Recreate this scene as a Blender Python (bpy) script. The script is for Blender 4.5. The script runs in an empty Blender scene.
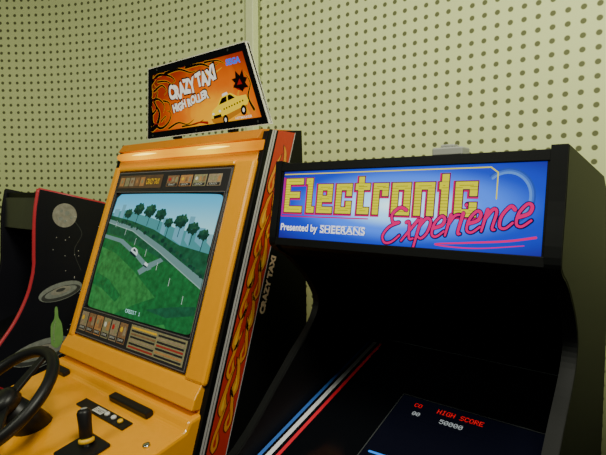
import bpy, bmesh, math, random
from mathutils import Vector, Matrix
random.seed(4)
COL = bpy.context.scene.collection

# ---------------------------------------------------------------- materials
MATS = {}
def mat(name, col, rough=0.5, metal=0.0, emit=None, strength=0.0, var=0.06, nscale=40.0, bump=0.0, coat=0.0, col2=None, spec=None):
    if name in MATS: return MATS[name]
    m = bpy.data.materials.new(name); m.use_nodes = True
    nt = m.node_tree; b = nt.nodes["Principled BSDF"]
    b.inputs["Roughness"].default_value = rough
    b.inputs["Metallic"].default_value = metal
    if spec is not None: b.inputs["Specular IOR Level"].default_value = spec
    if coat: b.inputs["Coat Weight"].default_value = coat
    tc = nt.nodes.new("ShaderNodeTexCoord"); nz = nt.nodes.new("ShaderNodeTexNoise")
    nz.inputs["Scale"].default_value = nscale; nz.inputs["Detail"].default_value = 3
    nt.links.new(tc.outputs["Object"], nz.inputs["Vector"])
    mx = nt.nodes.new("ShaderNodeMix"); mx.data_type = 'RGBA'
    c2 = col2 if col2 else tuple(max(0, c*(1-var*2)) for c in col)
    mx.inputs[6].default_value = (*col, 1); mx.inputs[7].default_value = (*c2, 1)
    nt.links.new(nz.outputs["Fac"], mx.inputs[0])
    nt.links.new(mx.outputs[2], b.inputs["Base Color"])
    if emit is not None:
        mx2 = nt.nodes.new("ShaderNodeMix"); mx2.data_type = 'RGBA'
        mx2.inputs[6].default_value = (*emit, 1)
        mx2.inputs[7].default_value = (*[e*(1-var*2) for e in emit], 1)
        nt.links.new(nz.outputs["Fac"], mx2.inputs[0])
        nt.links.new(mx2.outputs[2], b.inputs["Emission Color"])
        b.inputs["Emission Strength"].default_value = strength
    if bump:
        bp = nt.nodes.new("ShaderNodeBump"); bp.inputs["Strength"].default_value = bump
        bp.inputs["Distance"].default_value = 0.002
        nt.links.new(nz.outputs["Fac"], bp.inputs["Height"]); nt.links.new(bp.outputs["Normal"], b.inputs["Normal"])
    MATS[name] = m
    return m
def emi(name, col, s=1.0, var=0.03):
    return mat(name, tuple(c*0.05 for c in col), 0.4, emit=col, strength=s, var=var, spec=.05)

def gradient_emit(name, axis, p0, p1, stops, s, radial=None, noise=0.0):
    """backlit translucent print: colour runs along an object axis, or out from a lamp glow painted into it"""
    m = bpy.data.materials.new(name); m.use_nodes = True
    nt = m.node_tree; b = nt.nodes["Principled BSDF"]; b.inputs["Roughness"].default_value = 0.3
    b.inputs["Specular IOR Level"].default_value = 0.05
    tc = nt.nodes.new("ShaderNodeTexCoord")
    mr = nt.nodes.new("ShaderNodeMapRange"); mr.inputs[1].default_value = p0; mr.inputs[2].default_value = p1
    if radial:
        (c, sc) = radial
        mp = nt.nodes.new("ShaderNodeMapping"); mp.vector_type = 'TEXTURE'
        mp.inputs["Location"].default_value = c; mp.inputs["Scale"].default_value = sc
        nt.links.new(tc.outputs["Object"], mp.inputs[0])
        ln = nt.nodes.new("ShaderNodeVectorMath"); ln.operation = 'LENGTH'
        nt.links.new(mp.outputs[0], ln.inputs[0]); src = ln.outputs["Value"]
    else:
        sp = nt.nodes.new("ShaderNodeSeparateXYZ")
        nt.links.new(tc.outputs["Object"], sp.inputs[0]); src = sp.outputs[axis]
    if noise:
        nz = nt.nodes.new("ShaderNodeTexNoise"); nz.inputs["Scale"].default_value = 9; nz.inputs["Detail"].default_value = 2; nz.inputs["Distortion"].default_value = 1.5
        nt.links.new(tc.outputs["Object"], nz.inputs["Vector"])
        ma = nt.nodes.new("ShaderNodeMath"); ma.operation='MULTIPLY_ADD'; ma.inputs[1].default_value = noise
        nt.links.new(nz.outputs["Fac"], ma.inputs[0]); nt.links.new(src, ma.inputs[2]); src = ma.outputs[0]
    nt.links.new(src, mr.inputs[0])
    cr = nt.nodes.new("ShaderNodeValToRGB"); cr.color_ramp.interpolation='EASE'
    e = cr.color_ramp.elements
    e[0].position = stops[0][0]; e[0].color = (*stops[0][1], 1)
    e[1].position = stops[-1][0]; e[1].color = (*stops[-1][1], 1)
    for q, c in stops[1:-1]:
        k = e.new(q); k.color = (*c, 1)
    nt.links.new(mr.outputs[0], cr.inputs[0])
    nt.links.new(cr.outputs[0], b.inputs["Emission Color"])
    dm = nt.nodes.new("ShaderNodeMix"); dm.data_type='RGBA'; dm.inputs[0].default_value=.95; dm.inputs[7].default_value=(0,0,0,1)
    nt.links.new(cr.outputs[0], dm.inputs[6]); nt.links.new(dm.outputs[2], b.inputs["Base Color"])
    b.inputs["Emission Strength"].default_value = s
    return m

# ---------------------------------------------------------------- mesh builder
class Frame:
    def __init__(s, o, u, v):
        s.o = Vector(o); s.u = Vector(u).normalized(); s.v = Vector(v).normalized(); s.n = s.u.cross(s.v).normalized()
    def __call__(s, a, b, c=0.0): return s.o + s.u*a + s.v*b + s.n*c

def smooth(pts, n=6):
    out = []
    P = [pts[0]] + list(pts) + [pts[-1]]
    for i in range(1, len(P)-2):
        p0, p1, p2, p3 = P[i-1], P[i], P[i+1], P[i+2]
        for k in range(n):
            t = k/n
            out.append(tuple(0.5*((2*p1[j]) + (-p0[j]+p2[j])*t + (2*p0[j]-5*p1[j]+4*p2[j]-p3[j])*t*t + (-p0[j]+3*p1[j]-3*p2[j]+p3[j])*t**3) for j in range(len(p1))))
    out.append(tuple(pts[-1]))
    return out

PIX = {'C':["01110","10001","10000","10000","10000","10001","01110"],'O':["01110","10001","10001","10001","10001","10001","01110"],
'H':["10001","10001","10001","11111","10001","10001","10001"],'I':["01110","00100","00100","00100","00100","00100","01110"],
'G':["01111","10000","10000","10011","10001","10001","01111"],'S':["01111","10000","10000","01110","00001","00001","11110"],
'R':["11110","10001","10001","11110","10100","10010","10001"],'E':["11111","10000","10000","11110","10000","10000","11111"],
'0':["01110","10001","10011","10101","11001","10001","01110"],'5':["11111","10000","11110","00001","00001","10001","01110"],
'D':["11110","10001","10001","10001","10001","10001","11110"],'T':["11111","00100","00100","00100","00100","00100","00100"],
'1':["00100","01100","00100","00100","00100","00100","01110"],' ':["00000"]*7}

class MB:
    def __init__(s): s.v = []; s.f = []; s.m = []; s.mats = []; s.sm = []
    def mi(s, m):
        if m not in s.mats: s.mats.append(m)
        return s.mats.index(m)
    def poly(s, pts, m, sm=False):
        i = len(s.v); s.v += [tuple(p) for p in pts]; s.f.append(tuple(range(i, i+len(pts)))); s.m.append(s.mi(m)); s.sm.append(sm)
    def add(s, verts, faces, m, sm=False):
        i = len(s.v); s.v += [tuple(p) for p in verts]
        for f in faces: s.f.append(tuple(i+k for k in f)); s.m.append(s.mi(m)); s.sm.append(sm)
    def rect(s, F, a0, b0, a1, b1, c, m): s.poly([F(a0,b0,c), F(a1,b0,c), F(a1,b1,c), F(a0,b1,c)], m)
    def fpoly(s, F, pts, c, m): s.poly([F(p[0], p[1], c) for p in pts], m)
    def disc(s, F, a, b, ra, rb, c, m, n=20, rot=0.0):
        cr,sr=math.cos(rot),math.sin(rot)
        P=[(ra*math.cos(2*math.pi*k/n), rb*math.sin(2*math.pi*k/n)) for k in range(n)]
        s.fpoly(F, [(a+x*cr-y*sr, b+x*sr+y*cr) for x,y in P], c, m)
    def fbox(s, F, a0, b0, c0, a1, b1, c1, m):
        V = [F(a,b,c) for c in (c0,c1) for (a,b) in ((a0,b0),(a1,b0),(a1,b1),(a0,b1))]
        s.add(V, [(3,2,1,0),(4,5,6,7),(0,1,5,4),(1,2,6,5),(2,3,7,6),(3,0,4,7)], m)
    def box(s, x0,y0,z0,x1,y1,z1,m): s.fbox(Frame((0,0,0),(1,0,0),(0,1,0)), x0,y0,z0,x1,y1,z1,m)
    def prism(s, prof, x0, x1, m):
        n = len(prof)
        V = [(x0,p[0],p[1]) for p in prof] + [(x1,p[0],p[1]) for p in prof]
        ar = sum(prof[i][0]*prof[(i+1)%n][1]-prof[(i+1)%n][0]*prof[i][1] for i in range(n))
        F = [tuple(range(n-1,-1,-1)), tuple(range(n,2*n))] + [(i,(i+1)%n,n+(i+1)%n,n+i) for i in range(n)]
        if ar < 0: F = [tuple(reversed(f)) for f in F]
        s.add(V, F, m)
    def stroke(s, F, pts, w, c, m, closed=False, cap='round', w2=None):
        P = list(pts) + ([pts[0]] if closed else [])
        n = len(P)
        for i in range(n-1):
            a, b = Vector(P[i][:2]), Vector(P[i+1][:2]); d = b-a
            if d.length < 1e-7: continue
            d.normalize(); q = Vector((-d.y, d.x))
            wa = w if w2 is None else w+(w2-w)*i/(n-1); wb = w if w2 is None else w+(w2-w)*(i+1)/(n-1)
            if cap == 'square':
                a = a - d*wa/2; b = b + d*wb/2
            s.fpoly(F, [a-q*wa/2, b-q*wb/2, b+q*wb/2, a+q*wa/2], c, m)
            if cap == 'round' : s.disc(F, P[i][0], P[i][1], wa/2, wa/2, c, m, 8)
        if cap == 'round':
            we = w if w2 is None else w2
            s.disc(F, P[-1][0], P[-1][1], max(we,1e-4)/2, max(we,1e-4)/2, c, m, 8)
    def tube(s, pts, r, m, n=10, closed=False):
        P = [Vector(p) for p in pts]; N = len(P)
        up = Vector((0.13,0.2,1)).normalized()
        V = []; Fc = []
        for i in range(N):
            if closed: d = P[(i+1)%N]-P[i-1]
            else: d = P[min(i+1,N-1)]-P[max(i-1,0)]
            d.normalize(); a = d.cross(up)
            if a.length < 1e-3: a = d.cross(Vector((1,0,0)))
            a.normalize(); b = d.cross(a).normalized()
            rr = r[i] if isinstance(r,(list,tuple)) else r
            for k in range(n):
                t = 2*math.pi*k/n; V.append(P[i]+a*rr*math.cos(t)+b*rr*math.sin(t))
        for i in range(N if closed else N-1):
            j = (i+1)%N
            for k in range(n):
                Fc.append((i*n+k, i*n+(k+1)%n, j*n+(k+1)%n, j*n+k))
        if not closed:
            Fc.append(tuple(range(n-1,-1,-1))); Fc.append(tuple((N-1)*n+k for k in range(n)))
        s.add(V, Fc, m, True)
    def pixtext(s, F, txt, a0, b0, a1, b1, c, m):
        n = len(txt)*6-1; pw=(a1-a0)/n; ph=(b1-b0)/7
        for i,ch in enumerate(txt):
            for r_,row in enumerate(PIX[ch]):
                k=0
                while k<5:
                    if row[k]=='1':
                        e_=k
                        while e_<5 and row[e_]=='1': e_+=1
                        s.rect(F,a0+(i*6+k)*pw,b1-(r_+1)*ph,a0+(i*6+e_)*pw,b1-r_*ph,c,m); k=e_
                    else: k+=1
    def text(s, F, txt, a0, b0, a1, b1, c, m, bold=0.0, rot=0.0, shear=0.0, jag=0.0):
        cu = bpy.data.curves.new("t", 'FONT'); cu.body = txt; cu.offset = bold; cu.shear = shear; cu.resolution_u = 4
        ob = bpy.data.objects.new("t", cu); COL.objects.link(ob)
        bpy.context.view_layer.update()
        me = bpy.data.meshes.new_from_object(ob.evaluated_get(bpy.context.evaluated_depsgraph_get()))
        xs = [v.co.x for v in me.vertices]; ys = [v.co.y for v in me.vertices]
        if xs:
            x0,x1,y0,y1 = min(xs),max(xs),min(ys),max(ys)
            cr, sr = math.cos(rot), math.sin(rot)
            V = []
            for v in me.vertices:
                p = (v.co.x-x0)/(x1-x0)*(a1-a0); q = (v.co.y-y0)/(y1-y0)*(b1-b0)
                if jag:
                    q += jag*(b1-b0)*math.sin(p/(a1-a0)*len(txt)*2.1)
                V.append(F(a0+p*cr-q*sr, b0+p*sr+q*cr, c))
            s.add(V, [tuple(p.vertices) for p in me.polygons], m)
        bpy.data.objects.remove(ob); bpy.data.curves.remove(cu); bpy.data.meshes.remove(me)
    def obj(s, name, parent=None, bevel=0.0, label=None, kind=None):
        me = bpy.data.meshes.new(name)
        me.from_pydata(s.v, [], s.f)
        for m in s.mats: me.materials.append(m)
        for p, k, sm in zip(me.polygons, s.m, s.sm): p.material_index = k; p.use_smooth = sm
        me.update()
        o = bpy.data.objects.new(name, me); COL.objects.link(o)
        if parent:
            o.parent = parent
            o.matrix_parent_inverse = Matrix.Translation(-Vector(parent["base"]))
        o["base"] = (0.0,0.0,0.0)
        if bevel:
            b = o.modifiers.new("bevel", 'BEVEL'); b.width = bevel; b.segments = 2; b.limit_method = 'ANGLE'
        if label: o["label"] = label
        if kind: o["kind"] = kind
        return o
def thing(name, loc, label, cat, group=None):
    e = bpy.data.objects.new(name, None); e.location = loc; e.empty_display_size = 0.1
    COL.objects.link(e); e["label"] = label; e["category"] = cat; e["base"] = tuple(float(q) for q in loc)
    if group: e["group"] = group
    return e

# ---------------------------------------------------------------- palette
black   = mat("black_laminate", (0.0035,0.0038,0.0042), 0.5, bump=0.1, nscale=300, spec=.14)
blackg  = mat("black_gloss", (0.003,0.0035,0.005), 0.12, spec=.30)
trimk   = mat("dark_edge_molding", (0.004,0.0045,0.005), 0.5, spec=.15)
rubber  = mat("black_rubber", (0.007,0.007,0.008), 0.42, spec=.35)
orange  = mat("orange_plastic", (0.90,0.36,0.001), 0.22, coat=0.35, var=0.05)
orangeD = mat("dark_orange_plastic", (0.60,0.20,0.003), 0.4)
chrome  = mat("chrome", (0.7,0.7,0.7), 0.2, metal=1.0)
greyp   = mat("grey_plastic", (0.30,0.31,0.28), 0.5)
white   = mat("white_print", (0.7,0.7,0.66), 0.5)
yellow  = mat("yellow_print", (0.85,0.50,0.02), 0.45)
red     = mat("red_print", (0.55,0.02,0.02), 0.4)

# ---------------------------------------------------------------- setting
def peg_mat():
    m = bpy.data.materials.new("pegboard_wall_paint"); m.use_nodes = True
    nt = m.node_tree; N = nt.nodes; L = nt.links; b = N["Principled BSDF"]; b.inputs["Roughness"].default_value = 0.6
    b.inputs["Specular IOR Level"].default_value = 0.15
    uv = N.new("ShaderNodeUVMap"); uv.uv_map = "UVMap"
    sc = N.new("ShaderNodeVectorMath"); sc.operation = 'SCALE'; sc.inputs[3].default_value = 1/0.047
    L.new(uv.outputs[0], sc.inputs[0])
    fr = N.new("ShaderNodeVectorMath"); fr.operation = 'FRACTION'; L.new(sc.outputs[0], fr.inputs[0])
    sb = N.new("ShaderNodeVectorMath"); sb.operation = 'SUBTRACT'; sb.inputs[1].default_value = (.5,.5,0); L.new(fr.outputs[0], sb.inputs[0])
    ln = N.new("ShaderNodeVectorMath"); ln.operation = 'LENGTH'; L.new(sb.outputs[0], ln.inputs[0])
    mr = N.new("ShaderNodeMapRange"); mr.inputs[1].default_value = 0.165; mr.inputs[2].default_value = 0.235
    L.new(ln.outputs["Value"], mr.inputs[0])
    nz = N.new("ShaderNodeTexNoise"); nz.inputs["Scale"].default_value = 1.3; nz.inputs["Detail"].default_value = 3
    L.new(uv.outputs[0], nz.inputs["Vector"])
    pc = N.new("ShaderNodeMix"); pc.data_type = 'RGBA'
    pc.inputs[6].default_value = (0.67,0.74,0.345,1); pc.inputs[7].default_value = (0.60,0.665,0.31,1)
    L.new(nz.outputs["Fac"], pc.inputs[0])
    mx = N.new("ShaderNodeMix"); mx.data_type = 'RGBA'
    mx.inputs[6].default_value = (0.12,0.13,0.055,1)
    L.new(mr.outputs[0], mx.inputs[0]); L.new(pc.outputs[2], mx.inputs[7]); L.new(mx.outputs[2], b.inputs["Base Color"])
    bp = N.new("ShaderNodeBump"); bp.inputs["Strength"].default_value = 0.5; bp.inputs["Distance"].default_value = 0.004
    L.new(mr.outputs[0], bp.inputs["Height"]); L.new(bp.outputs[0], b.inputs["Normal"])
    return m
peg = peg_mat()
def wall(name, ctrl, z0, z1):
    P = smooth(ctrl, 10)
    me = bpy.data.meshes.new(name); V=[]; F=[]; U=[0.0]
    for i in range(1,len(P)): U.append(U[-1]+math.hypot(P[i][0]-P[i-1][0], P[i][1]-P[i-1][1]))
    for p in P: V += [(p[0],p[1],z0),(p[0],p[1],z1)]
    for i in range(len(P)-1): F.append((2*i,2*i+1,2*i+3,2*i+2))
    me.from_pydata(V,[],F); uvl = me.uv_layers.new(name="UVMap")
    for pl in me.polygons:
        pl.use_smooth = True
        for li in pl.loop_indices:
            vi = me.loops[li].vertex_index; uvl.data[li].uv = (U[vi//2], V[vi][2])
    me.materials.append(peg)
    o = bpy.data.objects.new(name, me); COL.objects.link(o); o["kind"]="structure"
    sm = o.modifiers.new("thickness",'SOLIDIFY'); sm.thickness = 0.02; sm.offset = -1
    return o
wall("wall_right", [(2.2,1.75),(1.0,1.83),(0.2,1.86),(-0.6,1.87),(-1.2,1.86),(-1.80,1.83)], 0, 3.4)
wall("wall_left", [(-1.80,1.80),(-2.3,1.73),(-2.8,1.60),(-3.3,1.36),(-3.7,1.0),(-3.95,0.5),(-4.05,-0.3)], 0, 3.4)
b = MB(); wt = mat("wall_seam_paint", (0.78,0.85,0.45), 0.5)
b.box(-1.822,1.772,0,-1.768,1.815,3.4, wt); b.obj("trim_1", kind="structure", bevel=0.004)
fl = mat("floor_carpet", (0.05,0.045,0.05), 0.9, bump=0.5, nscale=200, col2=(0.03,0.03,0.04))
b = MB(); b.box(-4.5,-1.5,-0.05,2.4,2.1,0.0, fl); b.obj("floor", kind="structure")

# ================================================================ BLACK CABINET WITH BACKLIT MARQUEE
E = thing("arcade_cabinet", (-0.49,1.1,0), "black upright arcade cabinet with glowing blue lettered marquee and stripes", "arcade machine")
prof = smooth([(.895,1.735),(.884,1.64),(.868,1.548),(.880,1.522),(.925,1.498),(.985,1.45),(1.025,1.405),(1.045,1.365),(1.035,1.325),(1.00,1.285),(.94,1.235),(.88,1.18),(.74,1.06),(.56,.98),(.50,.94),(.52,.88),(.72,.76)], 4)
prof += [(.75,.5),(.75,0),(1.45,0),(1.45,1.60),(1.30,1.695)]
for x0,x1 in ((-.812,-.79),(-.19,-.162)):
    b = MB(); b.prism(prof, x0, x1, black); b.obj("side_panel", E, bevel=0.0015)
    V=[];F=[]
    for i,p in enumerate(prof[:66]):
        q0 = prof[max(i-1,0)]; q1 = prof[min(i+1,65)]
        d = Vector((q1[0]-q0[0], q1[1]-q0[1])).normalized(); nn = Vector((d.y,-d.x))
        y = p[0]+nn.x*.002; z = p[1]+nn.y*.002
        V += [(x0+.001,y,z),(x1-.001,y,z)]
    for i in range(65): F.append((2*i,2*i+1,2*i+3,2*i+2))
    b = MB(); b.add(V,F,trimk); o=b.obj("edge_molding", E)
    sm=o.modifiers.new("t",'SOLIDIFY'); sm.thickness=0.002; sm.offset=0
XI0, XI1 = -.79, -.19
b = MB(); b.prism([(.895,1.725),(.895,1.712),(1.40,1.62),(1.44,1.60),(1.44,1.612),(1.30,1.69)], XI0, XI1, black); b.obj("top_panel", E)
b = MB(); b.prism([(.93,1.53),(.945,1.535),(1.36,1.215),(1.35,1.20)], XI0, XI1, black); b.obj("speaker_panel", E)
b = MB(); b.box(XI0,1.42,0,XI1,1.44,1.60, black); b.obj("back_panel", E)
b = MB(); b.box(XI0,.77,0,XI1,.79,.78, black); b.prism([(.77,.78),(.79,.78),(.60,.90),(.58,.88)], XI0,XI1,black); b.obj("front_panel", E)
b = MB(); b.prism([(.53,.93),(.55,.955),(.76,1.03),(.76,1.0),(.60,.90)], XI0, XI1, blackg); cp=b.obj("control_panel", E)
# marquee
MF = Frame((-.792,.872,1.545),(1,0,0),(0,.024,.165))
MW, MH = .604, .1667
b = MB(); blue_m = gradient_emit("backlit_blue_print", 2, 0, 1, [(0,(0.65,0.95,1.0)),(0.20,(0.28,0.64,1.0)),(0.42,(0.035,0.16,0.78)),(0.68,(0.010,0.032,0.40)),(1,(0.014,0.008,0.17))], 1.7, radial=((-.475,.885,1.630),(.44,1,.122)))  # pale centre is the backlight's glow, put into the emission colour
b.fbox(MF, 0,0,-0.012, MW,MH,0, blue_m); marq = b.obj("marquee", E)
b = MB()
b.fbox(MF, -.0,MH-.002,-.02, MW,MH+.018,.006, black)
b.fbox(MF, -.0,-.016,-.03, MW,.003,.006, black)
b.fbox(MF, -.0,0,-.02, .006,MH,.004, black); b.fbox(MF, MW-.006,0,-.02, MW,MH,.004, black)
b.obj("marquee_frame", E, bevel=0.0015)
b = MB(); b.prism([(.866,1.545),(.90,1.545),(.95,1.53),(.92,1.500),(.882,1.522)], XI0, XI1, black); b.obj("marquee_underside", E)
yl = emi("backlit_yellow_print", (0.74,0.70,0.0), 1.15); pk = emi("backlit_pink_print", (0.90,0.004,0.20), 0.95)
wh = emi("backlit_white_print", (0.80,0.86,0.98), 1.3); dk = emi("backlit_navy_print", (0.008,0.006,0.09), 0.6)
rdm = emi("backlit_magenta_print", (0.78,0.004,0.16), 0.8)
gs_ = emi("backlit_olive_stripe_print",(0.30,0.30,0.01),0.9)
B = MB()
for nm_,rr,cc in (('outer',.046,(0.025,0.07,0.45)),('middle',.043,(0.05,0.15,0.62)),('inner',.040,(0.10,0.28,0.78))):
    arc=[(.535+rr*math.cos(t),.104+rr*1.08*math.sin(t)) for t in [math.radians(-60+10*i) for i in range(20)]]
    B.stroke(MF,arc,.0045,.0006+(.046-rr)*.05,emi("backlit_arc_print_"+nm_,cc,1.1))
B.stroke(MF,[(.010,.158),(.505,.158),(.518,.148),(.518,.10)],.0024,.001,yl)
B.stroke(MF,[(.009,.150),(.009,.056),(.255,.056)],.0026,.001,rdm)
H=.067; base=.073; u0=.024; XH=.78
def L(ch):
    D = {'E':([[(.9,1),(0,1),(0,0),(.9,0)],[(0,.52),(.7,.52)]],.9),
     'l':([[(.0,1),(.12,1),(.12,0),(.3,0)]],.28),
     'e':([[(0,.38),(.62,.38),(.62,XH),(0,XH),(0,0),(.66,0)]],.66),
     'c':([[(.62,XH*.75),(.62,XH),(0,XH),(0,0),(.62,0),(.62,XH*.25)]],.62),
     't':([[(.16,1),(.16,0),(.5,0)],[(0,XH),(.5,XH)]],.5),
     'r':([[(0,0),(0,XH),(.48,XH),(.48,XH*.75)]],.48),
     'o':([[(0,0),(0,XH),(.62,XH),(.62,0),(0,0)]],.62),
     'n':([[(0,0),(0,XH),(.62,XH),(.62,0)]],.62),
     'i':([[(0,XH),(.1,XH),(.1,0)],[(.1,1.0),(.1,1.01)]],.2)}
    return D[ch]
tot = sum(L(c)[1] for c in "Electronic")
gap = .52; scale = .466/(tot+gap*9+.3)
a = u0
for ch in "Electronic":
    st,w = L(ch)
    for s_ in st:
        P=[(a+p[0]*scale, base+p[1]*H) for p in s_]
        B.stroke(MF,[(x-.0015,y-.0015) for x,y in P],.0215,.0010,rdm,cap='square'); B.stroke(MF,P,.0174,.0013,dk,cap='square'); B.stroke(MF,P,.0142,.0016,yl,cap='square')
        for i in range(len(P)-1):
            (xa,ya),(xb,yb)=P[i],P[i+1]
            if abs(xa-xb)<1e-6:
                y=min(ya,yb)+.004
                while y<max(ya,yb)-.002: B.rect(MF,xa-.0068,y,xa+.0068,y+.0010,.0019,gs_); y+=.0062
            else: B.rect(MF,min(xa,xb),ya-.0005,max(xa,xb),ya+.0006,.0019,gs_)
    a += (w+gap)*scale
SC = {'E':([[(1.0,1.60),(.55,1.80),(.15,1.5),(.35,1.05),(.75,1.0),(.2,.85),(-.1,.42),(.15,.02),(.6,.0),(1.0,.3)]],1.05),
 'x':([[(0,.95),(.2,.9),(.45,.1),(.7,.05)],[(.7,.98),(.0,.0)]],.72),
 'p':([[(0,1.0),(0,-.6)],[(0,.65),(.3,1),(.62,.8),(.58,.25),(.3,.0),(0,.2)]],.68),
 'e':([[(.05,.45),(.5,.55),(.55,.85),(.3,1),(.02,.65),(.05,.15),(.35,0),(.7,.22)]],.68),
 'r':([[(0,1),(0,0)],[(0,.55),(.22,.92),(.48,.95)]],.5),
 'i':([[(0,1),(0,.1),(.15,0)],[(.03,1.38),(.03,1.42)]],.24),
 'n':([[(0,1),(0,0)],[(0,.6),(.28,.98),(.5,.8),(.5,.1),(.65,0)]],.62),
 'c':([[(.58,.82),(.32,1),(.02,.6),(.08,.12),(.38,0),(.66,.22)]],.64)}
tot = sum(SC[c][1]+.16 for c in "Experience")
k = .298/(tot+.2); xs=.038; a=.0; rot=math.radians(9.5)
for ch in "Experience":
    st,w = SC[ch]
    for s_ in st:
        P=smooth([( (a+p[0])*k + .42*p[1]*xs*.8, p[1]*xs) for p in s_],5)
        P=[(.295+x*math.cos(rot)-y*math.sin(rot)*.6, .007+x*math.sin(rot)+y*math.cos(rot)) for x,y in P]
        B.stroke(MF,P,.0092,.0022,dk); B.stroke(MF,P,.0070,.0026,pk,w2=.0042)
    a += w+.16
B.stroke(MF,smooth([(.588,.034),(.54,.025),(.47,.018),(.41,.012),(.45,.0085),(.50,.010),(.57,.019)],6),.0042,.0026,pk,w2=.0014)
for off,mm,lv in ((.0008,dk,.0018),(0,wh,.0022)):
    B.text(MF,"Presented by",.012+off,.016-off,.124+off,.038-off,lv,mm,bold=.022); B.text(MF,"SHEERANS",.132+off,.021-off,.252+off,.037-off,lv,mm,bold=.022)
for i in range(8):
    x=.1345+i*.0152
    B.rect(MF,x-.003,.0200,x+.009,.0212,.0023,wh); B.rect(MF,x-.003,.0368,x+.009,.0380,.0023,wh)
B.obj("marquee_lettering", marq)
# bezel glass and screen
BY=lambda y:1.03+.315*(y-.80)
GF = Frame((XI0,.76,BY(.76)),(1,0,0),(0,1,.315))
sl = math.sqrt(1+.315**2); gl=(1.345-.76)*sl
b = MB(); b.fbox(GF,0,0,-.02,XI1-XI0,gl,0,blackg); bez=b.obj("monitor_bezel", E)
def gv(y): return (y-.76)*sl
def gu(x): return x-XI0
b = MB()
sb = mat("blue_stripe_print",(0.05,0.18,0.65),.4); sw = mat("white_stripe_print",(0.8,0.8,0.85),.4); sr=mat("red_stripe_print",(0.70,0.02,0.04),.4)
b.rect(GF,gu(-.789),0,gu(-.725),gv(1.305),.0006,blackg)
for x,m_,w in ((-.782,sb,.010),(-.762,sw,.013),(-.740,sr,.010)):
    b.rect(GF,gu(x)-w/2,.0,gu(x)+w/2,gv(1.30),.0012,m_)
b.obj("bezel_stripes", bez)
b = MB(); b.stroke(GF,[(gu(-.775),gv(1.325)),(gu(-.19)-.006,gv(1.325))],.003,.0012,mat("glass_edge_print",(0.06,0.07,0.075),.4)); b.obj("glass_edge", bez)
b = MB(); scr = mat("dark_screen_glass",(0.003,0.003,0.006),.2,emit=(0.002,0.003,0.009),strength=.5,spec=.25)
b.fbox(GF,gu(-.565),gv(.80),.0,gu(-.215),gv(1.115),.003,scr)
b.stroke(GF,[(gu(-.567),gv(.80)),(gu(-.567),gv(1.117)),(gu(-.213),gv(1.117))],.0025,.0035,mat("screen_mask_edge",(0.045,0.05,0.055),.5),cap='square')
sc1 = b.obj("screen", bez)
rt=emi("screen_red_text",(0.85,0.015,0.015),0.9); wtx=emi("screen_white_text",(0.5,0.55,0.55),0.8); bt=emi("screen_blue_bar",(0.03,0.25,0.9),1.3)
b = MB(); b.rect(GF,gu(-.53),gv(1.045),gu(-.34),gv(1.102),.0042,scr)
b.pixtext(GF,"CO",gu(-.522),gv(1.084),gu(-.503),gv(1.096),.005,rt)
b.pixtext(GF,"HIGH SCORE",gu(-.462),gv(1.083),gu(-.352),gv(1.097),.005,rt)
b.pixtext(GF,"00",gu(-.515),gv(1.056),gu(-.496),gv(1.068),.005,wtx)
b.pixtext(GF,"50000",gu(-.445),gv(1.055),gu(-.390),gv(1.068),.005,wtx)
b.obj("score_text", sc1)
b = MB(); b.stroke(GF,[(gu(-.548),gv(.915)),(gu(-.50),gv(.918))],.006,.005,bt); b.obj("screen_bar", sc1)
T = thing("power_adapter", (-.375,.93,1.728), "small grey plastic box lying on a black cabinet top", "adapter")
b = MB(); b.box(-.407,.905,1.7275,-.345,.945,1.744,greyp); b.obj("case", T, bevel=0.003)
b = MB(); b.box(-.392,.912,1.7435,-.364,.938,1.750,greyp); b.obj("cover", T, bevel=0.002)

# ================================================================ ORANGE DRIVING CABINET
C = thing("driving_arcade_cabinet", (-1.41,1.0,0), "orange driving arcade cabinet with lit screen, topper sign and flame-decorated side", "arcade machine")
fy = lambda z: .83+(z-1.13)*.33
CX0, CX1 = -1.82, -1.0
cprof = [(fy(1.845),1.845),(1.225,1.862),(1.25,1.30),(1.26,0),(.60,0),(.60,.80),(.74,.90),(fy(.96),.96),(fy(1.4),1.4)]
for x0,x1 in ((CX0,CX0+.02),(CX1-.02,CX1)):
    b=MB(); b.prism(cprof,x0,x1,black); sp=b.obj("side_panel", C, bevel=0.002)
VV=Vector((0,.33,1)); 
SF = Frame((CX1+.001, fy(.90), .90),(0,1,0),(0,.33,1))
SL = (1.85-.90)*VV.length
fl_o = mat("flame_orange_print",(0.72,0.30,0.015),.4,col2=(0.62,0.20,0.012),nscale=12)
fl_r = mat("flame_red_print",(0.50,0.025,0.010),.4); fl_d=mat("flame_dark_red_print",(0.12,0.010,0.008),.4); fl_y=mat("flame_yellow_print",(0.80,0.46,0.04),.4)
silver = mat("silver_edge_print",(0.50,0.48,0.48),.4,metal=.1)
b=MB()
b.rect(SF,.002,0,.128,SL,.0004,black)
b.rect(SF,.016,0,.034,SL,.0008,silver); b.rect(SF,.024,0,.0262,SL,.0010,black)
b.rect(SF,.042,0,.122,SL,.0008,fl_r)
rnd=random.Random(9)
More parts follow.
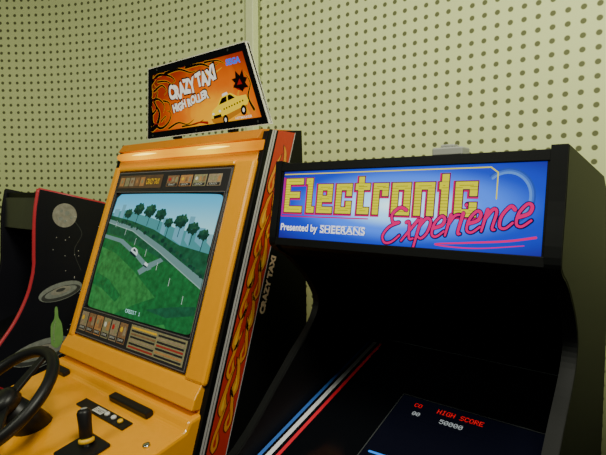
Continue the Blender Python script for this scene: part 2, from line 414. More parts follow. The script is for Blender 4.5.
for k_ in range(12):
    t=k_*.092-.04
    for (cx,ph,sg_) in ((.062,0,1),(.100,.046,-1)):
        jx=rnd.uniform(-.003,.003); jy=rnd.uniform(-.010,.010); st_=rnd.uniform(.95,1.25)
        shp=[(0,0),(.010,.010),(.012,.032),(.005,.058),(.008,.085),(.016,.118*st_),(.000,.095),(-.006,.070),(-.012,.045),(-.012,.018)]
        pts=[(cx+jx+sg_*x, t+ph+jy+y) for x,y in smooth(shp+[shp[0]],3)[:-1]]
        if min(p[1] for p in pts)<0 or max(p[1] for p in pts)>SL-.004: continue
        if sg_<0: pts=pts[::-1]
        cy_=t+ph+jy
        big=[(cx+(x-cx)*1.35,(cy_+.05)+(y-cy_-.05)*1.08) for x,y in pts]
        b.fpoly(SF,big,.0011,fl_d); b.fpoly(SF,pts,.0014,fl_o)
        ins=[(cx+jx+(x-cx-jx)*.40,(cy_+.026)+(y-cy_-.026)*.42) for x,y in pts]
        b.fpoly(SF,ins,.0017,fl_r if k_%2 else fl_y)
b.rect(SF,.119,0,.1225,SL,.0019,silver)
b.obj("flame_graphic", sp)
b=MB()
TF = Frame((CX1+.001, fy(1.29)+.158,1.29),(0,.33,1),(0,-1,.33))
b.rect(TF,-.02,-.006,.22,.030,.0006,black)
b.text(TF,"CRAZY TAXI",0,0,.180,.023,.001,mat("faded_cream_print",(0.72,0.52,0.34),.5),bold=.06)
b.obj("side_lettering", sp)
b=MB(); hx0,hx1=CX0+.02,CX1-.02
b.prism([(fy(1.0),1.0),(fy(1.835),1.835),(1.21,1.845),(1.21,1.0)],hx0,hx1,orange); b.obj("monitor_housing", C, bevel=0.004)
b=MB(); b.prism([(fy(1.82)-.020,1.822),(fy(1.85)-.005,1.852),(1.20,1.862),(1.20,1.845),(fy(1.82),1.82)],hx0,hx1,orangeD); b.obj("top_hood", C, bevel=0.002)
lamp = gradient_emit("amber_lamp_diffuser",0,-1.80,-1.0,[(0,(0.55,0.19,0.0)),(0.22,(1.0,0.46,0.0)),(0.45,(0.72,0.27,0.0)),(0.70,(1.0,0.56,0.0)),(0.86,(0.72,0.28,0.0)),(1,(0.48,0.15,0.0))],1.9)
b=MB(); b.prism([(fy(1.786)+.002,1.786),(fy(1.786)-.014,1.789),(fy(1.80)-.026,1.800),(fy(1.81)-.022,1.812),(fy(1.82),1.819)],hx0+.01,CX1-.004,lamp); b.obj("marker_lamp", C, bevel=0.003)
hot = emi("lamp_hot_core",(1.0,0.70,0.08),4.0)
FF = Frame((-1.757,fy(1.14),1.14),(1,0,0),(0,.33,1)); FW=.655; FH=.628
for xc in (-1.60,-1.21):
    b=MB(); b.tube([(xc-.08,fy(1.805)-.0245,1.8035),(xc-.02,fy(1.805)-.026,1.8045),(xc+.02,fy(1.805)-.026,1.8045),(xc+.08,fy(1.805)-.0245,1.8035)],[.001,.004,.004,.001],hot,8); b.obj("lamp_hot_spot", C)  # bright slivers on the diffuser face paint its hot spots, no bulbs modelled
b=MB()
b.fbox(FF,-.038,-.014,-.004,-.004,FH+.022,.017,orange); b.obj("surround_ridge", C, bevel=0.008)
b=MB(); b.fbox(FF,FW+.004,-.014,-.004,FW+.110-.018,FH+.022,.017,orange); b.obj("surround_ridge", C, bevel=0.010)
b=MB(); b.fbox(FF,-.004,FH+.003,-.004,FW+.004,FH+.022,.015,orange); b.obj("surround_ridge", C, bevel=0.006)
bzm = mat("bezel_dark_plastic",(0.022,0.020,0.024),.35)
S0,S1,T0,T1=.016,.639,.100,.544
b=MB()
b.fbox(FF,0,0,0,FW,T0,.012,bzm); b.fbox(FF,0,T1,0,FW,FH,.012,bzm); b.fbox(FF,0,T0,0,S0,T1,.012,bzm); b.fbox(FF,S1,T0,0,FW,T1,.012,bzm)
cb=b.obj("monitor_bezel", C, bevel=0.002)
b=MB()
rim=mat("bezel_edge_line",(0.17,0.15,0.15),.4)
b.stroke(FF,[(.005,.005),(FW-.005,.005),(FW-.005,FH-.005),(.005,FH-.005)],.0025,.0126,rim,closed=True,cap='square')
b.stroke(FF,[(S0-.003,T0-.003),(S1+.003,T0-.003),(S1+.003,T1+.003),(S0-.003,T1+.003)],.0018,.0126,rim,closed=True,cap='square')
cards=[mat("card_tan_print",(0.36,0.20,0.09),.5,col2=(0.10,0.05,0.03),nscale=110),mat("card_rust_print",(0.36,0.08,0.03),.5,col2=(0.5,0.34,0.12),nscale=110),mat("card_olive_print",(0.12,0.16,0.10),.5,col2=(0.4,0.32,0.16),nscale=90),mat("card_cream_print",(0.44,0.36,0.23),.5,col2=(0.16,0.10,0.07),nscale=120)]
b.rect(FF,.02,.562,.30,.612,.0128,mat("card_dark_print",(0.08,0.045,0.03),.4,col2=(0.14,0.08,0.04)))
b.text(FF,"CRAZY TAXI",.205,.576,.285,.598,.0134,yellow,bold=.02,shear=.2)
for i in range(5): b.rect(FF,.028+i*.034,.570,.056+i*.034,.604,.0132,cards[(i+1)%4]); b.disc(FF,.042+i*.034,.588,.006,.008,.0136,cards[(i+2)%4],10)
for i in range(4):
    b.rect(FF,.330+i*.073,.566,.395+i*.073,.606,.0128,cards[i]); b.rect(FF,.334+i*.073,.568,.391+i*.073,.577,.0132,bzm)
    b.text(FF,"CRAZY",.342+i*.073,.5695,.380+i*.073,.5755,.0136,white)
    b.disc(FF,.345+i*.073,.592,.007,.006,.0134,[red,yellow,white,cards[2]][i],12); b.fpoly(FF,[(.358+i*.073,.582),(.372+i*.073,.584),(.368+i*.073,.600),(.360+i*.073,.598)],.0134,cards[(i+3)%4]); b.fpoly(FF,[(.376+i*.073,.580),(.390+i*.073,.582),(.388+i*.073,.602),(.378+i*.073,.598)],.0134,cards[(i+2)%4])
for i in range(6):
    b.rect(FF,.02+i*.052,.018,.066+i*.052,.086,.0128,cards[(i+3)%4]); b.disc(FF,.034+i*.052,.064,.008,.009,.0132,[yellow,red,cards[2],white,red,yellow][i],12); b.fpoly(FF,[(.044+i*.052,.044),(.063+i*.052,.046),(.060+i*.052,.074),(.050+i*.052,.078)],.0133,cards[(i+2)%4]); b.rect(FF,.023+i*.052,.022,.063+i*.052,.036,.0134,bzm)
    b.text(FF,"DRIVE",.027+i*.052,.026,.058+i*.052,.033,.0138,white)
b.rect(FF,.345,.014,.638,.090,.0128,cards[2])
redd=mat("dull_red_print",(0.34,0.03,0.02),.5)
for r_ in range(7):
    y0=.018+r_*.0100
    b.rect(FF,.352,y0,.488,y0+.006,.0132,[redd,bzm,cards[3],bzm,cards[0],bzm,yellow][r_]); b.rect(FF,.496,y0,.630,y0+.006,.0132,[bzm,cards[1],bzm,redd,bzm,cards[3],bzm][r_])
b.obj("instruction_cards", cb)

# curved picture tube: every layer is subdivided and follows the same dome
def bulge(o, h=.014):
    me=o.data; bm=bmesh.new(); bm.from_mesh(me)
    bmesh.ops.triangulate(bm,faces=bm.faces[:])
    for _ in range(6):
        es=[e for e in bm.edges if e.calc_length()>.045]
        if not es: break
        bmesh.ops.subdivide_edges(bm,edges=es,cuts=1)
        bmesh.ops.triangulate(bm,faces=[f for f in bm.faces if len(f.verts)>3])
    for v in bm.verts:
        d=v.co-FF.o; x=(d.dot(FF.u)-(S0+S1)/2)/((S1-S0)/2); y=(d.dot(FF.v)-(T0+T1)/2)/((T1-T0)/2)
        v.co += FF.n*(h*max(0,1-x*x*.5-y*y*.5) - .004)
    bm.to_mesh(me); bm.free()
b=MB()
sky=gradient_emit("screen_sky_image",2,1.50,1.66,[(0,(0.36,0.70,0.72)),(1,(0.06,0.42,0.68))],1.2)
b.rect(FF,S0,T0,S1,T1,.003,sky); cs=b.obj("screen", C); bulge(cs)
gr1=mat("screen_grass_image",(0.005,0.02,0.005),.4,emit=(0.018,0.18,0.045),strength=1.2,var=.42,nscale=60,spec=.15)
gr2=mat("screen_bright_grass_image",(0.005,0.02,0.005),.4,emit=(0.042,0.27,0.062),strength=1.2,var=.45,nscale=48,spec=.15)
gr3=mat("screen_dark_grass_image",(0.005,0.02,0.005),.4,emit=(0.014,0.13,0.06),strength=1.1,var=.42,nscale=50,spec=.15)
rd=emi("screen_road_image",(0.14,0.26,0.25),1.0); rd2=emi("screen_kerb_image",(0.26,0.42,0.38),1.0)
trs=[mat("screen_tree_image",(0.005,0.02,0.01),.4,emit=(0.014,0.115,0.070),strength=.9,var=.45,nscale=60,spec=.15),mat("screen_light_tree_image",(0.005,0.02,0.01),.4,emit=(0.035,0.17,0.08),strength=.9,var=.45,nscale=60,spec=.15),mat("screen_dark_tree_image",(0.005,0.02,0.01),.4,emit=(0.008,0.070,0.050),strength=.9,var=.45,nscale=60,spec=.15)]
bl=emi("screen_building_image",(0.26,0.52,0.58),.9); bl2=emi("screen_far_building_image",(0.16,0.44,0.56),.9); wt2=emi("screen_white_image",(0.60,0.72,0.70),1.1); dkk=emi("screen_shadow_image",(0.012,0.04,0.045),.6); cyn=emi("screen_cyan_text_image",(0.45,0.85,0.85),1.1)
hz=emi("screen_haze_hill_image",(0.08,0.32,0.34),.9)
b=MB(); sw_=S1-S0; sh_=T1-T0
def q(x,y): return (S0+sw_*x, T0+sh_*y)
def sp_(pts,c,m_): b.fpoly(FF,[q(*p) for p in pts],c,m_)
sp_(smooth([(0,.82),(.15,.85),(.3,.82),(.5,.78),(.7,.72),(.85,.70),(1,.64)],4)+[(1,.3),(0,.5)],.0033,hz)
sp_([(0,0),(1,0),(1,.56),(.75,.60),(.5,.70),(.25,.76),(0,.80)],.0036,gr3)
sp_([(0,0),(1,0),(1,.36),(.70,.46),(.42,.55),(.18,.62),(0,.64)],.0038,gr1)
sp_([(0,0),(.80,0),(.66,.20),(.42,.36),(.18,.48),(0,.52)],.0040,gr2)
sp_([(.30,0),(.66,.0),(1,.10),(1,.30),(.78,.26),(.5,.12)],.0042,gr1)
sp_([(.02,.30),(.18,.26),(.34,.16),(.30,.10),(.12,.18),(0,.20)],.0042,gr1)
sp_([(.60,.10),(.80,.16),(.98,.20),(.98,.14),(.78,.08)],.0044,gr3)
sp_([(0,.73),(.30,.67),(.60,.53),(1,.31),(1,.38),(.62,.575),(.32,.705),(0,.765)],.0044,rd)
sp_([(0,.73),(.30,.67),(.60,.53),(1,.31),(1,.318),(.60,.538),(.30,.678),(0,.738)],.0047,rd2)
sp_([(.0,.60),(.2,.57),(.40,.47),(.54,.38),(.575,.40),(.42,.50),(.22,.60),(0,.63)],.0045,rd)
sp_([(.48,.34),(.56,.40),(.66,.47),(.63,.49),(.52,.43),(.45,.37)],.0050,rd)
for (x0,x1,h_) in ((.02,.08,.86),(.10,.14,.90),(.56,.60,.80),(.68,.76,.76),(.78,.82,.82),(.86,.92,.74),(.95,1.0,.70)):
    sp_([(x0,.64),(x1,.60),(x1,h_),(x0,h_)],.00345,bl if int(x0*100)%2 else bl2)
ci=0
for (x,y,s_) in ((.30,.86,.056),(.42,.85,.060),(.53,.82,.052),(.72,.78,.058),(.83,.73,.050),(.20,.82,.044),(.92,.69,.044),(.62,.76,.04)):
    b.stroke(FF,[q(x,y-.12),q(x+.004,y)],.003,.0042,dkk)
    for j in range(26):
        an=j*2.4; rr=s_*.85*math.sqrt((j+.5)/26)
        cx,cy=q(x+rr*math.cos(an),y+rr*.95*math.sin(an)); b.disc(FF,cx,cy,s_*sw_*random.uniform(.18,.26),s_*sw_*random.uniform(.15,.23),.0052+.00003*j+.0003*ci/9,trs[(2 if math.sin(an)<-.2 else (1 if rnd.random()<.35 else 0))],8)
    ci+=1
for j in range(30):
    x=.10+.030*j; cx,cy=q(x,.735-.44*(x-.2)*(x+.35)*.72+random.uniform(-.01,.010)); b.disc(FF,cx,cy,random.uniform(.005,.012),random.uniform(.004,.009),.0062,trs[j%3],8)
for j in range(7): b.stroke(FF,[q(.10+.13*j,.70-.06*j-.008*j*j*.5),q(.10+.13*j,.755-.06*j-.008*j*j*.5)],.0016,.0066,wt2)
sp_([(.34,.515),(.41,.48),(.415,.505),(.40,.53),(.37,.545),(.345,.535)],.0066,wt2); sp_([(.36,.52),(.395,.505),(.39,.525),(.37,.535)],.0070,dkk); sp_([(.33,.50),(.40,.465),(.41,.478),(.34,.512)],.0068,dkk)
sp_([(.50,.425),(.535,.41),(.54,.43),(.51,.445)],.0066,wt2); sp_([(.49,.415),(.53,.40),(.535,.408),(.50,.423)],.0068,dkk)
b.pixtext(FF,"CREDIT 1",*q(.43,.045),*q(.57,.072),.0070,cyn)
si=b.obj("screen_image", cs); bulge(si)
b=MB(); NS=72; tube_k=mat("tube_edge_black",(0.006,0.007,0.008),.3)
def sq_(t,e_): 
    c_,s_=math.cos(t),math.sin(t); return (math.copysign(abs(c_)**e_,c_), math.copysign(abs(s_)**e_,s_))
cxm,cym=(S0+S1)/2,(T0+T1)/2; hw,hh=(S1-S0)/2,(T1-T0)/2
for i in range(NS):
    t0=2*math.pi*i/NS; t1=2*math.pi*(i+1)/NS
    def inn(t): x,y=sq_(t,.075); return (cxm+(hw-.004)*x, cym+(hh-.004)*y)
    def out(t): x,y=sq_(t,.01); return (cxm+(hw+.001)*x, cym+(hh+.001)*y)
    b.fpoly(FF,[inn(t0),out(t0),out(t1),inn(t1)],.0085,tube_k)
te=b.obj("tube_edge", cs); bulge(te)
b=MB(); b.prism([(fy(1.13)-.012,1.134),(fy(1.13),1.138),(fy(1.07)+.02,1.06),(fy(1.08)-.032,1.072),(fy(1.10)-.028,1.100)],hx0,hx1,orange); b.obj("bezel_lip", C, bevel=0.004)
b=MB(); b.prism([(.84,1.062),(.77,1.052),(.755,1.028),(.40,.955),(.345,.925),(.345,.87),(.48,.72),(.84,.72)],hx0+.005,hx1+.01,orange); dk_=b.obj("control_deck", C, bevel=0.008)
b=MB(); b.box(hx0+.02,.52,0,hx1-.02,.84,.73,black); b.obj("pedestal", C)
DF = Frame((hx0,.40,.955),(1,0,0),(0,.355,.073))
def du(x): return x-hx0
def dv(y): return (y-.40)*math.sqrt(.355**2+.073**2)/.355
b=MB(); b.fbox(DF,du(-1.36),dv(.735),.0,du(-1.16),dv(.760),.020,rubber); b.obj("right_dark_gap", dk_, bevel=0.004)  # black block stands in for the dark gap under the bezel
b=MB(); b.fbox(DF,du(-1.79),dv(.735),.0,du(-1.66),dv(.760),.020,rubber); b.obj("left_dark_gap", dk_, bevel=0.004)  # left gap below the bezel, its darkness made as a black block
b=MB(); b.fbox(DF,du(-1.44),dv(.672),.0,du(-1.18),dv(.705),.005,rubber); pl=b.obj("button_plate", dk_, bevel=0.001)
b=MB(); b.rect(DF,du(-1.355),dv(.678),du(-1.305),dv(.699),.0056,white)
b.text(DF,"START",du(-1.351),dv(.682),du(-1.309),dv(.694),.0060,mat("black_print",(0.01,0.01,0.01),.5)); b.obj("plate_label", pl)
for x in (-1.285,-1.25,-1.215):
    b=MB(); c0=DF(du(x),dv(.689),.005); b.tube([c0,c0+DF.n*.006,c0+DF.n*.008],[.008,.008,.006],yellow if x>-1.22 else white,14); b.obj("button", pl)
for (x,y) in ((-1.06,.60),(-1.06,.67),(-1.09,.53)):
    b=MB(); c0=DF(du(x),dv(y),0); b.tube([c0,c0+DF.n*.005,c0+DF.n*.006],[.010,.010,.007],chrome,12); b.obj("screw_cap", dk_)
# shifter
sx_,sy_=-1.195,.582
c0=DF(du(sx_),dv(sy_),0)
b=MB(); b.fbox(DF,du(sx_-.060),dv(sy_-.060),0,du(sx_+.050),dv(sy_+.040),.010,rubber); sh=b.obj("gear_shifter", C, bevel=0.006)
ax=Vector((-.22,.05,1)).normalized()
b=MB(); b.tube([c0,c0+ax*.032],.009,chrome,12); b.obj("lever", sh)
b=MB(); t_=c0+ax*.016; b.tube([t_,t_+ax*.003,t_+ax*.011,t_+ax*.013],[.015,.020,.020,.015],yellow,18); b.obj("collar", sh)
b=MB(); t_=c0+ax*.029; ks=[0,.003,.035,.064,.072,.075]; kr=[.013,.0165,.0165,.0185,.015,.006]
b.tube([t_+ax*k_ for k_ in ks],kr,rubber,20); b.obj("knob", sh)
b=MB(); t_=c0+ax*.1035; b.tube([t_,t_+ax*.002],[.0095,.008],greyp,16); b.obj("knob_cap", sh)
# steering wheel
wc=Vector((-1.46,.475,1.088)); wn=Vector((0,-.62,.78)).normalized(); wu=Vector((1,0,0)); wv=wn.cross(wu).normalized()
ring=lambda r,d=0,n=48:[wc+wu*r*math.cos(2*math.pi*i/n)+wv*r*math.sin(2*math.pi*i/n)+wn*d for i in range(n)]
b=MB(); b.tube(ring(.160),.0165,rubber,12,closed=True); st=b.obj("steering_wheel", C)
b=MB(); b.tube([wc-wn*.03,wc-wn*.028,wc+wn*.0,wc+wn*.012],[.03,.042,.042,.028],rubber,20); b.obj("hub", st)
for an in (90,210,330):
    a_=math.radians(an); d_=wu*math.cos(a_)+wv*math.sin(a_); pr=wn.cross(d_)
    b=MB(); V=[]
    for (r_,w_) in ((.035,.018),(.155,.012)):
        for sgn in (-1,1):
            for dd in (-.006,.004): V.append(wc+d_*r_+pr*w_*sgn+wn*(dd-.01*(r_<.1)))
    b.add(V,[(0,1,3,2),(4,6,7,5),(0,4,5,1),(2,3,7,6),(0,2,6,4),(1,5,7,3)],rubber); b.obj("spoke", st, bevel=0.002)
b=MB(); b.tube([wc-wn*.02,wc-wn*.10,wc-wn*.15+Vector((0,0,-.02))],[.035,.045,.06],rubber,18); b.obj("steering_column", C)
# topper sign
GS = Frame((-1.655,1.085,1.868),(1,0,0),(0,-.035,.25)); GW=.645; GH=.252; TP=.066
def trap(d,y0=0,y1=GH):
    f_=lambda y: TP*y/GH
    return [(d+f_(y0+d),y0+d),(GW-d-f_(y0+d),y0+d),(GW-d-f_(y1-d),y1-d),(d+f_(y1-d),y1-d)]
b=MB()
def slab(pts,c0,c1,m_):
    n=len(pts); V=[GS(p[0],p[1],c0) for p in pts]+[GS(p[0],p[1],c1) for p in pts]
    b.add(V,[tuple(range(n-1,-1,-1)),tuple(range(n,2*n))]+[(i,(i+1)%n,n+(i+1)%n,n+i) for i in range(n)],m_)
slab(trap(0),-.012,.0,black)
sg=b.obj("topper_sign", C, bevel=0.002)
b=MB(); P0=trap(0);P1=trap(.024)
for i in range(4):
    j=(i+1)%4; b.poly([GS(*P0[i],.004),GS(*P0[j],.004),GS(*P1[j],.004),GS(*P1[i],.004)],blackg)
edge=mat("pale_sign_edge",(0.75,0.74,0.62),.4)
b.poly([GS(*P0[1],.005),GS(*P0[2],.005),GS(*P0[2],-.012),GS(*P0[1],-.012)],edge); 
b.stroke(GS,[P0[0],P0[1],P0[2],P0[3]],.003,.0052,edge,closed=True)
for pt in ((.3,.011),(.04,.012),(.60,.012),(.12,.241),(.5,.241)): b.disc(GS,pt[0],pt[1],.004,.004,.006,chrome,10)
b.obj("sign_frame", sg)
b=MB()
art=gradient_emit("backlit_orange_print",2,0,1,[(0,(1.0,0.66,0.03)),(0.26,(0.95,0.40,0.004)),(0.50,(0.72,0.13,0.003)),(0.76,(0.32,0.025,0.003)),(1,(0.05,0.008,0.003))],1.0,radial=((-1.25,1.07,1.895),(.52,1,.33)),noise=.20)
b.fpoly(GS,trap(.024),.001,art)
yo=emi("backlit_amber_print",(0.85,0.36,0.006),.9); bk2=emi("backlit_black_print",(0.012,0.005,0.003),.3); sw2=emi("backlit_sign_white_print",(0.80,0.76,0.62),1.1); sbl=emi("backlit_sign_blue_print",(0.02,0.16,0.85),1.1); sy=emi("backlit_taxi_yellow_print",(0.90,0.62,0.005),1.1); sdr=emi("backlit_dark_red_print",(0.45,0.012,0.008),.7)
fl_=[([(.035,.035),(.07,.05),(.095,.09),(.075,.13),(.10,.165),(.085,.195)],.018),([(.04,.06),(.09,.035),(.14,.05),(.165,.08),(.14,.095)],.012),([(.06,.14),(.10,.14),(.13,.115),(.12,.09)],.011),
 ([(.07,.20),(.12,.222),(.18,.212),(.21,.192),(.19,.182)],.013),([(.16,.222),(.24,.224),(.30,.205),(.335,.205)],.011),([(.28,.224),(.36,.222),(.41,.205),(.45,.212)],.010),([(.38,.224),(.44,.220),(.475,.205)],.007),
 ([(.08,.17),(.13,.185),(.155,.165),(.14,.15)],.009),([(.14,.030),(.20,.045),(.25,.035),(.29,.048)],.008),([(.22,.030),(.30,.032),(.34,.042)],.006),([(.05,.09),(.08,.11),(.06,.15),(.075,.18)],.009),([(.11,.20),(.16,.195),(.19,.178),(.18,.168)],.007),([(.10,.06),(.13,.075),(.12,.055)],.006),
 ([(.13,.13),(.16,.12),(.165,.095),(.15,.09)],.007),([(.585,.05),(.565,.09),(.58,.13),(.56,.165)],.009),([(.04,.05),(.05,.10),(.045,.14)],.014),([(.06,.16),(.07,.20),(.09,.225)],.014)]
for pts,w in fl_:
    P=smooth(pts,6); b.stroke(GS,P,w+.003,.0016,yo,w2=.003); b.stroke(GS,P,w,.0020,bk2,w2=.0012)
for pts in ([(.055,.05),(.08,.09),(.065,.13),(.085,.17)],[(.06,.055),(.10,.05),(.14,.065)],[(.09,.21),(.15,.215),(.19,.20)]):
    b.stroke(GS,smooth(pts,6),.003,.0023,sdr,w2=.001)
for s_ in ([(.56,.04),(.52,.10),(.55,.13)],[(.44,.03),(.48,.06),(.45,.10)],[(.36,.19),(.42,.185),(.46,.195)]): b.stroke(GS,smooth(s_,6),.012,.0013,yo,w2=.002)
def tt(txt,x,y,w,h,c,m_,bold,rot=.15,jag=0): b.text(GS,txt,x,y,x+w,y+h,c,m_,bold=bold,rot=rot,jag=jag)
tt("CRAZY TAXI",.168,.116,.272,.060,.0026,bk2,.10,jag=.10); tt("CRAZY TAXI",.174,.120,.260,.052,.0030,sw2,.06,jag=.10)
tt("HIGH ROLLER",.178,.077,.214,.035,.0027,bk2,.10,jag=.08); tt("HIGH ROLLER",.183,.080,.204,.029,.0031,sw2,.06,jag=.08)
b.text(GS,"SEGA",.482,.196,.548,.216,.0028,sbl,bold=.05)
ca,sa=math.cos(.18),math.sin(.18)
def tx(p): 
    x,y=p[0]-.43,p[1]-.065
    return (.474+x*ca-y*sa,.066+x*sa+y*ca)
def tp(pts,c,m_): b.fpoly(GS,[tx(p) for p in pts],c,m_)
body=[(.336,.056),(.340,.042),(.366,.030),(.42,.030),(.505,.040),(.524,.062),(.518,.082),(.480,.088),(.452,.108),(.404,.108),(.380,.088),(.348,.078)]
tp(body,.0034,sy)
tp([(.336,.056),(.340,.042),(.366,.030),(.42,.030),(.505,.040),(.515,.052),(.40,.048),(.36,.052)],.0036,emi("backlit_taxi_shade_print",(0.55,0.20,0.01),.9))
tp([(.388,.088),(.428,.088),(.432,.104),(.408,.104)],.0038,bk2); tp([(.434,.088),(.468,.088),(.450,.104),(.438,.104)],.0038,bk2); tp([(.412,.108),(.440,.108),(.438,.116),(.414,.116)],.0038,sw2)
tp([(.350,.052),(.388,.048),(.388,.058),(.350,.062)],.0039,bk2)
for x in (.352,.386): b.disc(GS,*tx((x,.068)),.006,.004,.0040,sw2,8)
for i in range(8): tp([(.405+i*.013,.066),(.411+i*.013,.066),(.411+i*.013,.071),(.405+i*.013,.071)],.0040,bk2)
for x,y in ((.404,.034),(.494,.040)): b.disc(GS,*tx((x,y)),.013,.016,.0042,bk2,14); b.disc(GS,*tx((x,y)),.005,.007,.0045,sw2,12)
for sx in ([(.36,.03),(.32,.035),(.27,.032)],[(.51,.13),(.54,.115),(.57,.125)]): b.stroke(GS,smooth(sx,5),.010,.0026,sdr,w2=.001)
b.fpoly(GS,[(.504,.126),(.514,.139),(.500,.152),(.518,.154),(.520,.176),(.538,.158),(.552,.176),(.556,.152),(.570,.148),(.560,.134),(.572,.118),(.554,.120),(.544,.108),(.530,.120)],.0028,bk2)
b.fpoly(GS,[(.523,.132),(.536,.150),(.546,.132)],.0031,sdr)
b.text(GS,"HITMAKER",.500,.027,.575,.035,.003,sw2,bold=.01)
b.obj("sign_artwork", sg)
for x in (-1.50,-1.20):
    b=MB(); b.box(x,1.085,1.858,x+.03,1.105,1.90,black); b.obj("sign_bracket", C)

# ================================================================ SPACE-ART CABINET
Lc = thing("space_arcade_cabinet", (-2.57,1.15,0), "black arcade cabinet with moon and saucer side art and red edging", "arcade machine")
LX0,LX1=-2.77,-2.35
lp=smooth([(.96,1.68),(.945,1.60),(.935,1.50),(.93,1.38),(.925,1.30),(.895,1.19),(.84,1.08),(.77,.985),(.71,.90),(.70,.86),(.82,.76)],4)+[(.85,.5),(.85,0),(1.42,0),(1.42,1.55),(1.27,1.61)]
redt=mat("red_edge_molding",(0.55,0.025,0.04),.35)
space=mat("black_space_print",(0.007,0.007,0.010),.4,col2=(0.010,0.010,0.016),nscale=6,spec=.25)
for x0,x1 in ((LX0,LX0+.02),(LX1-.02,LX1)):
    b=MB(); b.prism(lp,x0,x1,space); lsp=b.obj("side_panel", Lc, bevel=0.002)
    b=MB(); n_=41; xm=(x0+x1)/2
    b.tube([(xm,p[0],p[1]) for p in lp[:n_]],.010 if x0>-2.6 else .005,trimk if x0<-2.6 else redt,8); b.tube([(xm,.96,1.68),(xm,1.27,1.612),(xm,1.42,1.55)],.007,redt if x0>-2.6 else trimk,8); b.obj("edge_molding", Lc)
AF=Frame((LX1+.001,0,0),(0,1,0),(0,0,1)); b=MB()
b.fpoly(AF,[(.99,1.60),(1.25,1.58),(1.38,1.50),(1.38,.82),(.86,.82),(.90,1.0),(.97,1.15)],.0004,space)
gm=mat("moon_grey_print",(0.46,0.43,0.36),.5,col2=(0.16,0.15,0.12),nscale=55); gs=mat("saucer_grey_print",(0.36,0.38,0.34),.5,col2=(0.13,0.14,0.13),nscale=50); gd=mat("saucer_shade_print",(0.07,0.075,0.07),.5,col2=(0.03,0.03,0.03),nscale=50); gg=mat("green_shape_print",(0.14,0.38,0.08),.4,col2=(0.28,0.48,0.15),nscale=40); gw=mat("star_white_print",(0.6,0.6,0.55),.5)
b.disc(AF,1.07,1.555,.058,.058,.001,gm,28)
for dx,dz,r in ((.012,.01,.012),(-.02,-.015,.01),(.0,-.028,.007),(-.015,.022,.008),(.030,-.012,.007)): b.disc(AF,1.07+dx,1.555+dz,r,r,.0015,gs,10)
def saucer(y,z,w,h,r_):
    cr,sr=math.cos(r_),math.sin(r_)
    def D(dx,dz,ra,rb,lv,m_): b.disc(AF,y+dx*cr-dz*sr,z+dx*sr+dz*cr,ra,rb,lv,m_,26,rot=r_)
    D(0,0,w,h*.50,.001,gs); D(0,-h*.10,w*.9,h*.36,.0014,gd); D(0,-h*.04,w*.74,h*.26,.0018,gs); D(0,h*.05,w*.46,h*.20,.0022,gm); D(0,h*.09,w*.22,h*.09,.0026,gd)
saucer(1.04,1.19,.105,.085,.18); saucer(.945,.92,.145,.11,.12)
b.fpoly(AF,smooth([(.985,.94),(1.010,.92),(1.040,.95),(1.038,1.03),(1.024,1.065),(1.020,1.115),(1.008,1.115),(1.004,1.065),(.986,1.03),(.985,.94)],3)[:-1],.003,gg)
b.stroke(AF,smooth([(1.000,.95),(.998,1.0),(1.008,1.05)],4),.006,.0034,mat("pale_green_print",(0.40,0.60,0.28),.4))
for i in range(46):
    b.disc(AF,random.uniform(1.0,1.36),random.uniform(.85,1.56),.0022,.0022,.0012,gw,6)
b.stroke(AF,smooth([(1.12,1.52),(1.15,1.46),(1.11,1.38),(1.14,1.28)],5),.003,.001,gd)
for i in range(4): b.stroke(AF,[(.87+.012*i,.83+.004*i),(.93+.012*i,.885-.01*i)],.003,.0030,gs)
b.obj("side_artwork", lsp)
b=MB(); b.prism([(.965,1.665),(.965,1.64),(1.40,1.53),(1.41,1.545),(1.27,1.598)],LX0+.02,LX1-.02,black); b.obj("top_panel", Lc)
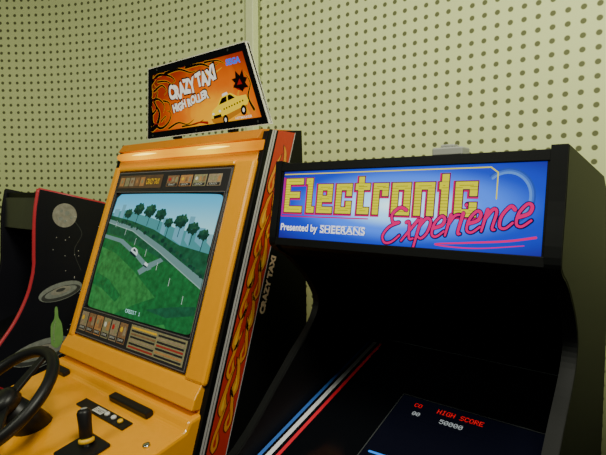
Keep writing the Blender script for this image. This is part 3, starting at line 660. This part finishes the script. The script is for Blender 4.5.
b=MB(); b.prism([(.955,1.64),(.945,1.49),(.965,1.49),(.975,1.64)],LX0+.02,LX1-.02,mat("unlit_marquee_print",(0.018,0.020,0.020),.3,col2=(0.035,0.038,0.034),nscale=8,spec=.3)); b.obj("marquee", Lc)
b=MB(); b.prism([(.945,1.49),(.965,1.49),(1.10,1.40),(1.12,1.08),(.84,.98),(.84,.95),(1.14,1.05),(1.14,1.42),(.96,1.50)],LX0+.02,LX1-.02,black); b.obj("monitor_surround", Lc)
b=MB(); b.prism([(1.098,1.36),(1.112,1.12),(1.108,1.12),(1.094,1.36)],LX0+.05,LX1-.05,blackg); b.obj("screen", Lc)
b=MB(); b.prism([(.72,.88),(.72,.91),(.83,.985),(.86,.96),(.86,.85)],LX0+.02,LX1-.02,black); b.obj("control_panel", Lc)
b=MB(); b.box(LX0+.02,.87,0,LX1-.02,.89,.86,black); b.box(LX0+.02,1.39,0,LX1-.02,1.41,1.53,black); b.obj("body_panel", Lc)

for o in bpy.data.objects:
    if "base" in o: del o["base"]

# ---------------------------------------------------------------- lights
def area(name,loc,tgt,size,e,col):
    l=bpy.data.lights.new(name,'AREA'); l.size=size; l.energy=e; l.color=col
    o=bpy.data.objects.new(name,l); o.location=loc; COL.objects.link(o)
    o.rotation_euler=(Vector(tgt)-Vector(loc)).to_track_quat('-Z','Y').to_euler()
area("ceiling_light",(0.3,0.2,3.3),(-.6,1.6,1.6),0.7,66,(1.0,0.99,0.80))
area("room_light",(-1.6,-1.4,3.1),(-1.5,1.2,1.0),0.8,29,(0.98,1.0,0.78))
w=bpy.data.worlds.new("World"); bpy.context.scene.world=w; w.use_nodes=True
w.node_tree.nodes["Background"].inputs[0].default_value=(0.75,0.8,0.58,1); w.node_tree.nodes["Background"].inputs[1].default_value=0.05

# ---------------------------------------------------------------- camera
cd=bpy.data.cameras.new("Camera"); cam=bpy.data.objects.new("Camera",cd); COL.objects.link(cam)
cd.sensor_width=36; cd.lens=480/606*36; cd.clip_start=.02
cam.location=(0,0,1.65); cam.rotation_euler=(math.radians(90-3.8),0,math.radians(39.1))
bpy.context.scene.camera=cam
